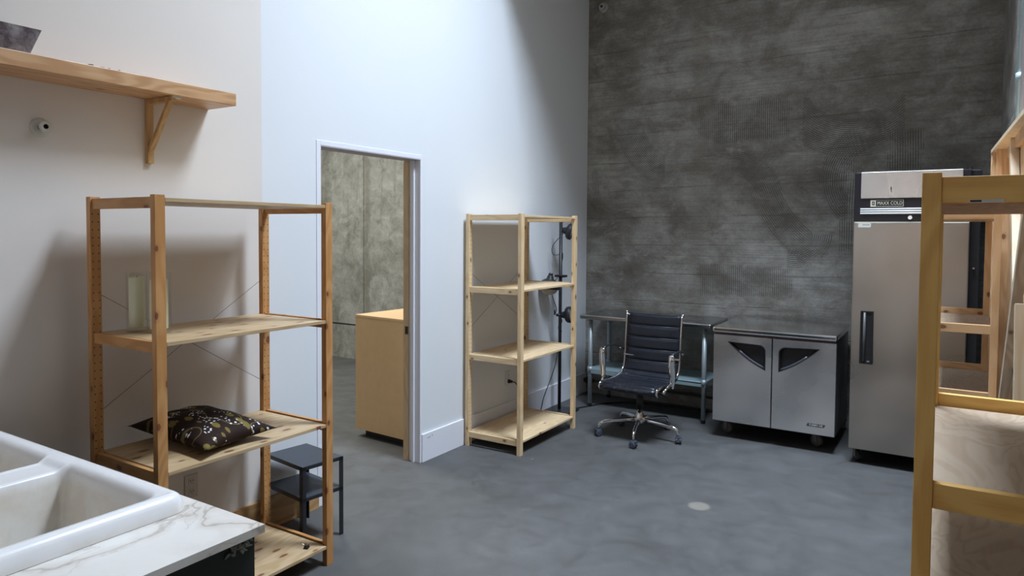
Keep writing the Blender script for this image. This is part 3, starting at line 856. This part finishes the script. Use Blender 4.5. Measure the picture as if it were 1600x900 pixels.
bake(uc, Matrix.Translation((0, 0, -.0806)) @ Matrix.Scale(1.05, 4))
uc.location = (1.519, 5.48, 0)
for cx_, cy_ in ((.080, .17), (.742, .19), (.080, .62), (.742, .62)):
    caster(uc, cx_, cy_, .047, M_casterw, math.radians(62), .121, .030)

# ------------------------------------------------------------------ tall refrigerator
FX, FY = 2.507, 5.37
rf = thing('reach_in_refrigerator', 'tall single-door stainless reach-in refrigerator with black header stripe and caster feet', 'refrigerator', (FX, FY, 0))
FWd, FDp = .731, .80
MB().box(.004, FWd, .060, FDp, .105, 2.030).build('body', plain('black_cabinet_shell', (.014, .014, .016), .45), rf, .004)
dr = MB().box(0, .672, 0, .055, .1085, 1.690).build('door', M_steelv, rf, .006, 3)
# vertical pocket handle (a frame standing proud, dark slot inside)
hx0, hx1, hz0, hz1 = .057, .138, .712, 1.080
h = MB(); t = .010
h.box(hx0, hx1, -.010, .001, hz0, hz0 + t); h.box(hx0, hx1, -.010, .001, hz1 - t, hz1)
h.box(hx0, hx0 + t, -.010, .001, hz0 + t, hz1 - t); h.box(hx1 - t, hx1, -.010, .001, hz0 + t, hz1 - t)
ho = h.build('handle', M_blackplas, dr, .002)
MB().box(hx0 + t, hx1 - t, -.002, .001, hz0 + t, hz1 - t).build('pocket', M_gasket, ho)
MB().tube([(hx0 + .026, -.009, hz0 + .02), (hx0 + .026, -.009, hz1 - .012)], .009, 10).build('grip_bar', plain('worn_grip', (.10, .10, .10), .35), ho)
MB().box(hx0 + .045, hx0 + .062, -.006, -.001, hz0 + .014, hz0 + .024).build('grip_screw', M_chrome, ho)
MB().box(.028, .106, -.0012, 0, 1.655, 1.684).build('door_sticker', M_label, dr)
pr = MB()
for k in range(7): pr.box(.054 + k * .0065, .058 + k * .0065, -.0018, -.001, 1.668, 1.678)
pr.build('sticker_print', plain('grey_print', (.35, .35, .33), .6), dr)
# header
hd = MB().box(.006, .674, .008, .060, 1.694, 2.030).build('header', M_purple, rf, .003)
MB().box(.040, .629, -.004, .010, 1.852, 2.033).build('header_panel', M_steel, hd, .003)
MB().box(-.002, .012, .012, .08, 1.695, 2.03).build('corner_trim', M_gasket, hd, .002)
for k in range(3):
    z0_ = 1.7445 + k * .0150
    MB().tube([(.038, .002, z0_ + .0058), (.640, .002, z0_ + .0058)], .0060, 14).build('stripe', M_stripe, hd)
MB().box(.000, .672, .004, .010, 1.6905, 1.6945).build('sealing_line', plain('dull_yellow_seal', (.42, .42, .28), .6), hd)
lb = MB(); x0, x1, z0, z1, t = .099, .297, 1.796, 1.842, .003
lb.box(x0, x1, .004, .0085, z0, z0 + t); lb.box(x0, x1, .004, .0085, z1 - t, z1); lb.box(x0, x0 + t, .004, .0085, z0, z1); lb.box(x1 - t, x1, .004, .0085, z0, z1)
lb.box(x0 + t, x0 + .033, .004, .0085, z0 + .003, z1 - .003)
lo = lb.build('logo_frame', M_letter, hd)
sq = MB(); sq.box(x0 + .010, x0 + .026, .003, .0042, z0 + .011, z1 - .011)
sq.build('logo_square', M_purple, hd)
sq2 = MB(); sq2.box(x0 + .0165, x0 + .0195, .0022, .0034, z0 + .015, z1 - .015); sq2.box(x0 + .0125, x0 + .0235, .0022, .0034, z0 + .0215, z0 + .0245)
sq2.build('logo_cross', M_letter, hd)
text_mesh('MAXX COLD', .0345, M_letter, hd, Matrix.Translation(((x0 + .034 + x1) / 2, .0068, (z0 + z1) / 2)) @ RXM, 'logo_lettering', sx=.74)
MB().tube([(.337, .009, 1.721), (.337, -.004, 1.721)], .013, 16).build('lock', M_chrome, hd)
MB().prism([(.217, 1.925), (.224, 1.930), (.226, 1.915), (.222, 1.890), (.219, 1.915)], -.0055, -.0035, 'Y').build('scratch_mark', M_gasket, hd)
for s in (.645, .668): MB().box(s, s + .012, .02, .05, 2.03, 2.045).build('top_bracket', M_gasket, hd)
MB().box(.002, .672, .045, .060, .1085, 1.690).build('door_gasket', M_gasket, rf)
for cx_, cy_ in ((.050, .09), (FWd - .06, .09), (.050, FDp - .1), (FWd - .06, FDp - .1)):
    caster(rf, cx_, cy_, .043, M_gasket, math.radians(30), .106, .030)
# thin latch pin on the hinge side
MB().tube([(.70, .058, 1.392), (.70, .030, 1.392)], .006, 8).build('hinge_pin', M_chrome, rf)

# ------------------------------------------------------------------ office chair
CH_YAW = math.radians(-3)
ch = thing('office_chair', 'black ribbed leather office chair with chrome arms and five-star base on casters', 'chair', (1.04, 5.166, 0), CH_YAW)
prof = [(-.212, .388), (-.230, .400), (-.235, .420), (-.215, .438), (-.17, .441), (-.08, .435), (0, .434), (.09, .440), (.155, .458), (.195, .492), (.215, .54), (.225, .61), (.233, .70), (.242, .80), (.253, .90), (.259, .945)]
def sample(prof, n):
    P = [Vector((0, a_, b_)) for a_, b_ in prof]; seg = [(P[i + 1] - P[i]).length for i in range(len(P) - 1)]; L = sum(seg); res = []
    for k in range(n + 1):
        s = L * k / n; i = 0
        while i < len(seg) - 1 and s > seg[i]: s -= seg[i]; i += 1
        res.append(P[i].lerp(P[i + 1], min(1, s / seg[i])))
    for _ in range(2):
        res = [res[0]] + [(res[i - 1] + res[i] * 2 + res[i + 1]) / 4 for i in range(1, n)] + [res[-1]]
    return res, L
def ribbed(y_from, y_to, pts, ribs, hw=.226):
    """padded sling between two path fractions, with stitched grooves across"""
    m = MB(); N = len(pts); i0, i1 = int(y_from * (N - 1)), int(y_to * (N - 1)); rows = []
    cols = 18
    for i in range(i0, i1 + 1):
        t = (pts[min(i + 1, N - 1)] - pts[max(i - 1, 0)]).normalized(); nrm = Vector((1, 0, 0)).cross(t).normalized()
        if nrm.z < 0 and abs(nrm.z) > .3: nrm = -nrm
        if abs(nrm.z) <= .3 and nrm.y > 0: nrm = -nrm
        f = (i - i0) / (i1 - i0) * ribs; q = abs((f % 1) - .5) * 2
        pad = .016 * (1 - q ** 6) + .004
        rows.append([(pts[i] + nrm * pad * (1 - abs(-1 + 2 * c / cols) ** 8 * .6) + Vector((hw * (-1 + 2 * c / cols), 0, -.004 * (1 - (-1 + 2 * c / cols) ** 2)))) for c in range(cols + 1)])
    back = []
    for i in range(i0, i1 + 1):
        back.append([pts[i] + Vector((hw * (-1 + 2 * c / cols), .004, -.008)) for c in range(cols + 1)])
    def grid(rw):
        vs = [v for r in rw for v in r]; w = cols + 1
        fs = [(r * w + c, r * w + c + 1, (r + 1) * w + c + 1, (r + 1) * w + c) for r in range(len(rw) - 1) for c in range(cols)]
        m.add(vs, fs, True)
    grid(rows); grid(back)
    for rw0, rw1 in ((rows[0], back[0]), (rows[-1], back[-1])):
        vs = rw0 + rw1; w = cols + 1; m.add(vs, [(c, c + 1, w + c + 1, w + c) for c in range(cols)], True)
    for c in (0, cols):
        vs = [r[c] for r in rows] + [r[c] for r in back]; w = len(rows); m.add(vs, [(r, r + 1, w + r + 1, w + r) for r in range(w - 1)], True)
    return m
pts, L = sample(prof, 150)
ribbed(0, .50, pts, 9).build('seat', M_leather, ch)
bk = ribbed(.50, 1, pts, 5.0).build('backrest', M_leather, ch)
# welts on the back between panels
for k in range(1, 5):
    f = .50 + .50 * k / 5.0; p = pts[int(f * 150)]
    MB().tube([(-.228, p.y - .010, p.z), (0, p.y - .0115, p.z - .005), (.228, p.y - .010, p.z)], .0035, 8).build('welt', plain('grey_black_welt', (.05, .055, .07), .35), bk)
for s in (-1, 1):
    MB().tube([(s * .237, p.y, p.z) for p in pts[::5]], .0085, 10, flat=(1.0, 1.6)).build('side_frame', M_chrome, ch)
    MB().lathe([(.001, -.011), (.008, -.009), (.011, 0), (.008, .009), (.001, .011)], 14, Matrix.Translation((s * .243, pts[-1].y, pts[-1].z + .002)), caps=False).build('end_cap', M_chrome, ch)
    # arm: front ball, swept link, broad upright and slim rail to the back frame
    a = MB().tube([(s * .262, -.150, .415), (s * .268, -.135, .430), (s * .275, -.10, .450), (s * .280, -.06, .462)], [.012, .009, .010, .012], 12)
    ar = a.build('arm', M_chrome, ch)
    MB().lathe([(.001, -.014), (.010, -.010), (.014, 0), (.010, .010), (.001, .014)], 16, Matrix.Translation((s * .262, -.155, .412)), caps=False).build('arm_ball', M_chrome, ar)
    MB().tube([(s * .288, -.060, .430), (s * .290, -.066, .47), (s * .292, -.078, .56), (s * .292, -.088, .640), (s * .290, -.088, .675), (s * .286, -.076, .690)], [.013, .020, .025, .023, .020, .013], 14, flat=(.45, 1.1)).build('arm_upright', M_chrome, ar)
    MB().tube([(s * .288, -.085, .686), (s * .290, 0, .694), (s * .286, .10, .690), (s * .272, .185, .668), (s * .250, .222, .640)], [.010, .009, .009, .009, .008], 10, flat=(1.5, .7)).build('arm_pad', M_blackmetal, ar)
    MB().lathe([(.001, -.012), (.009, -.008), (.012, 0), (.009, .008), (.001, .012)], 12, Matrix.Translation((s * .268, .196, .655)), caps=False).build('arm_joint', M_chrome, ar)
MB().tube([(-.243, .0, .420), (.243, .0, .420)], .010, 10).build('cross_stretcher', M_chrome, ch)
MB().tube([(-.243, .212, .60), (.243, .212, .60)], .008, 10).build('cross_stretcher', M_chrome, ch)
MB().box(-.085, .085, -.09, .11, .355, .405).build('tilt_mechanism', M_blackplas, ch, .012, 3)
MB().tube([(.05, -.02, .375), (.20, -.03, .362), (.245, -.03, .358)], [.005, .005, .009], 8).build('tilt_lever', M_blackplas, ch)
MB().tube([(0, 0, .22), (0, 0, .36)], .026, 18).build('gas_column', M_blackplas, ch)
MB().tube([(0, 0, .12), (0, 0, .225)], .014, 16).build('piston', M_chrome, ch)
MB().lathe([(.022, .095), (.034, .100), (.038, .125), (.034, .165), (.027, .180), (.024, .205), (.020, .206)], 24).build('hub', M_chrome, ch)
wa = math.atan2(4.989 - 5.166, .752 - 1.04) - CH_YAW
for k in range(5):
    an = wa + k * 2 * PI / 5; c_, s_ = math.cos(an), math.sin(an)
    P_ = lambda r, z: (c_ * r, s_ * r, z)
    lg = MB().tube([P_(.025, .135), P_(.10, .133), P_(.20, .126), P_(.275, .116), P_(.308, .104), P_(.320, .082), P_(.322, .066)], [.024, .020, .017, .015, .014, .011, .009], 14, flat=(.85, 1.05)).build('base_leg', M_chrome, ch)
    cw = MB()
    hd_ = an + 1.9 + k * .8
    for sd in (-1, 1):
        Mx = Matrix.Translation((c_ * .325, s_ * .325, .027)) @ Matrix.Rotation(hd_, 4, 'Z') @ Matrix.Translation((sd * .014, 0, 0)) @ Matrix.Rotation(PI / 2, 4, 'Y')
        cw.lathe([(.006, -.010), (.024, -.010), (.0268, -.005), (.0268, .006), (.023, .010), (.006, .010)], 22, Mx)
    Mx = Matrix.Translation((c_ * .325, s_ * .325, .0)) @ Matrix.Rotation(hd_, 4, 'Z')
    cw.box(-.020, .020, -.024, .020, .030, .058, Mx)
    cw.build('caster', M_caster, lg, .003)

# ------------------------------------------------------------------ lamp stand with three heads
lp = thing('lamp_stand', 'black metal lamp stand with three reflector heads in the white corner', 'lamp', (.135, 5.52, 0))
MB().box(-.085, .150, -.115, .10, .001, .016).build('base_plate', M_blackmetal, lp, .003)
MB().tube([(0, 0, .016), (0, 0, 1.735)], .0150, 14).build('pole', M_blackmetal, lp)
def head(px, py, z, dirv, r, name='lamp_head', inside=False, bulge=.78):
    d = Vector(dirv).normalized(); up_ = Vector((0, 0, 1)) if abs(d.z) < .9 else Vector((1, 0, 0))
    x = up_.cross(d).normalized(); y = d.cross(x)
    M = Matrix(((x.x, y.x, d.x, px), (x.y, y.y, d.y, py), (x.z, y.z, d.z, z), (0, 0, 0, 1)))
    hh = MB().lathe([(.001, -.012), (.022, -.010), (.030, .01), (.032, .022), (r * .72, .055 * bulge), (r * .95, .085 * bulge), (r, .115 * bulge), (r, .150 * bulge), (r - .003, .150 * bulge), (r * .90, .09 * bulge), (r * .65, .062 * bulge), (.001, .050 * bulge)], 28, M, caps=False).build(name, M_lamp, lp)
    MB().lathe([(.001, .075 * bulge), (r * .55, .080 * bulge), (r * .80, .100 * bulge), (r * .93, .130 * bulge), (r * .75, .140 * bulge if bulge < .6 else .185 * bulge), (r * .4, .145 * bulge if bulge < .6 else .215 * bulge), (.001, .148 * bulge if bulge < .6 else .225 * bulge)], 24, M, caps=False).build('bulb', M_lampin, hh)
    MB().lathe([(.016, -.03), (.020, -.02), (.020, .0)], 14, M).build('neck', M_blackmetal, hh)
    return hh
head(.020, .016, 1.625, (.80, .30, -.18), .074, bulge=.50)
head(-.050, -.095, 1.215, (-.08, -.10, -1.0), .092, bulge=.75)
head(.014, .012, .865, (.80, .30, .05), .074, bulge=.52)
MB().box(-.045, .055, -.030, .030, 1.205, 1.225).build('cross_bracket', M_blackmetal, lp, .003)
MB().tube([(-.02, -.03, .865), (0, 0, .865), (.03, .04, .865)], .013, 10).build('head_clamp', M_blackmetal, lp)
MB().tube([(-.045, -.02, .865), (-.045, -.02, .90), (-.042, -.02, .91)], .007, 8).build('wing_screw', M_blackmetal, lp)
MB().tube([(0, 0, 1.635), (.03, .02, 1.635)], .013, 10).build('head_clamp', M_blackmetal, lp)
def cord(pts, r=.0035, parent=None, name='cord', n=6):
    # smooth a control polyline
    P = [Vector(p) for p in pts]
    for _ in range(3):
        Q = [P[0]]
        for i in range(len(P) - 1): Q += [P[i].lerp(P[i + 1], .25), P[i].lerp(P[i + 1], .75)]
        Q.append(P[-1]); P = Q
    return MB().tube(P, r, n).build(name, M_cord, parent)
cord([(.07, .06, 1.585), (.085, .07, 1.52), (.09, .08, 1.42), (.085, .085, 1.335)], .0035, lp)
MB().box(.078, .094, .078, .094, 1.285, 1.335).build('plug', M_cord, lp, .003)
cord([(.02, .02, 1.60), (-.02, -.01, 1.55), (-.075, -.03, 1.48), (-.07, -.03, 1.40), (-.02, 0, 1.40), (.018, .0, 1.44), (.022, .0, 1.36), (-.016, .0, 1.28), (.016, .01, 1.20)], .0035, lp)
cord([(-.02, -.02, 1.20), (-.07, -.04, 1.13), (-.06, -.04, 1.02), (-.02, -.02, .92), (-.03, -.03, .88)], .0035, lp)
cord([(0, -.014, 1.16), (-.06, -.03, 1.12), (-.09, -.05, 1.07), (-.05, -.02, 1.09), (.0, -.014, 1.11)], .0035, lp)
cord([(.0, .0, .80), (-.018, -.01, .74), (.016, .01, .68), (-.014, -.01, .60), (-.02, -.02, .45), (-.06, -.06, .28), (-.11, -.10, .12), (-.115, -.12, .03), (-.11, -.16, .008)], .0035, lp)
cord([(0, .0, .86), (.02, .01, .80), (-.02, .0, .76), (.02, .0, .72), (0, .01, .70)], .0045, lp)

pc = thing('power_cord', 'black power cord hanging from a plug in the outlet behind the middle unit', 'cord', (0, 0, 0))
cord([(.042, 4.862, .368), (.075, 4.875, .362), (.092, 4.885, .30), (.09, 4.885, .20), (.09, 4.89, .125)], .0045, pc, 'cable')
MB().tube([(.0105, 4.855, .369), (.045, 4.862, .369)], [.017, .010], 10).build('plug', M_cord, pc)
fc = cord([(.10, 5.45, .006), (.16, 5.52, .006), (.245, 5.66, .006), (.30, 5.80, .006), (.40, 6.02, .006), (.62, 6.18, .006), (.95, 6.22, .007), (1.35, 6.22, .006), (1.9, 6.20, .006), (2.35, 6.22, .006)], .006, None, 'floor_cable')
# lift the lamp end over the base plate edge
tag(fc, 'black cable on the floor running from the lamp stand along the concrete wall', 'cable')
lpn = cord([(.27, 5.20, .005), (.30, 5.26, .005), (.31, 5.34, .005), (.27, 5.36, .005), (.25, 5.30, .005)], .0035, None, 'cable_loop')
tag(lpn, 'small loop of black cable on the floor beside the middle shelving unit', 'cable')

# ------------------------------------------------------------------ counter, cabinet and sink
KX, KY, KZ = 1.683, 1.092, .90
ct = MB(); z0, z1 = KZ - .020, KZ
hx0, hx1, hy0, hy1 = .34, 1.415, .44, 1.015
ct.box(.002, hx0, .05, KY, z0, z1); ct.box(hx1, KX, .05, KY, z0, z1); ct.box(hx0, hx1, hy1, KY, z0, z1); ct.box(hx0, hx1, .05, hy0, z0, z1)
tag(ct.build('marble_counter', M_marble, None), 'white veined marble counter slab around the porcelain sink', 'counter')
kb = thing('sink_cabinet', 'dark green-black painted base cabinet under the marble counter', 'cabinet', (0, 0, 0))
MB().box(1.640, 1.660, .08, KY - .012, 0, z0).build('end_panel', M_cab, kb, .001)
MB().box(.02, 1.640, KY - .030, KY - .012, 0, z0).build('back_panel', M_cab, kb)
MB().box(.02, 1.640, .08, .10, .10, z0).build('front_panel', M_cab, kb)
MB().box(.02, 1.640, .10, KY - .03, .08, .10).build('floor_panel', M_cab, kb)
# sink as one height-field surface
def sink():
    X0, X1, Y0, Y1 = .285, 1.452, .36, 1.052
    nx, ny = 190, 116; zr = KZ + .046
    def rbox(x, y, x0, x1, y0, y1, r):       # signed distance inside positive
        cx_, cy_ = (x0 + x1) / 2, (y0 + y1) / 2; hx, hy = (x1 - x0) / 2 - r, (y1 - y0) / 2 - r
        qx, qy = abs(x - cx_) - hx, abs(y - cy_) - hy
        return -(math.hypot(max(qx, 0), max(qy, 0)) + min(max(qx, qy), 0) - r)
    def ss(t): t = max(0, min(1, t)); return t * t * (3 - 2 * t)
    def H(x, y):
        do = rbox(x, y, X0, X1, Y0, Y1, .045)
        # rounded rim
        t = max(0, min(1, do / .030)); z = KZ + .001 + (zr - KZ - .001) * math.sqrt(max(0, 1 - (1 - t) ** 2))
        z -= .006 * ss((do - .03) / .03)
        dep = 0
        for bx0, bx1 in ((X0 + .062, .835), (.950, X1 - .064)):
            d = rbox(x, y, bx0, bx1, Y0 + .06, Y1 - .062, .030)
            if d > -.012:
                q = d + .012
                lip = .010 * ss(q / .014)
                wall = .245 * ss((q - .010) / .050) if q > .010 else 0
                dep = max(dep, lip + wall * 1.0)
        # divider a little lower than the rim
        mid = ss((.075 - abs(x - .8925)) / .03) * ss((do - .055) / .03)
        return z - max(dep, .016 * mid)
    # non-uniform columns: denser near edges of bowls
    xs = [X0 + (X1 - X0) * i / nx for i in range(nx + 1)]; ys = [Y0 + (Y1 - Y0) * j / ny for j in range(ny + 1)]
    vs = []; 
    for x in xs:
        for y in ys:
            # pull rectangle corners onto the rounded outline
            cxr = min(max(x, X0 + .045), X1 - .045); cyr = min(max(y, Y0 + .045), Y1 - .045)
            dx, dy = x - cxr, y - cyr; l = math.hypot(dx, dy)
            if dx and dy:
                m = max(abs(dx), abs(dy)); k = m / l
                x2, y2 = cxr + dx * k, cyr + dy * k
            else: x2, y2 = x, y
            vs.append((x2, y2, H(x2, y2)))
    w = ny + 1
    fs = [(i * w + j, (i + 1) * w + j, (i + 1) * w + j + 1, i * w + j + 1) for i in range(nx) for j in range(ny)]
    return MB().add(vs, fs, True)
tag(sink().build('porcelain_sink', M_enamel), 'old white porcelain double-bowl sink set into the marble counter', 'sink')
# frayed scrap hanging below the marble corner
sc = MB(); random.seed(3)
for k in range(34):
    p = Vector((1.662 + random.uniform(0, .006), 1.030 + random.gauss(0, .012), .866 + random.gauss(0, .009)))
    e = p + Vector((random.uniform(0, .010), random.gauss(0, .009), random.uniform(-.014, .008)))
    sc.tube([p, p.lerp(e, .5) + Vector((.003, random.gauss(0, .003), random.gauss(0, .003))), e], [.0028, .0038, .0012], 5)
tag(sc.build('frayed_scrap', M_scrap), 'frayed grey scrap stuck under the corner of the marble counter', 'debris')
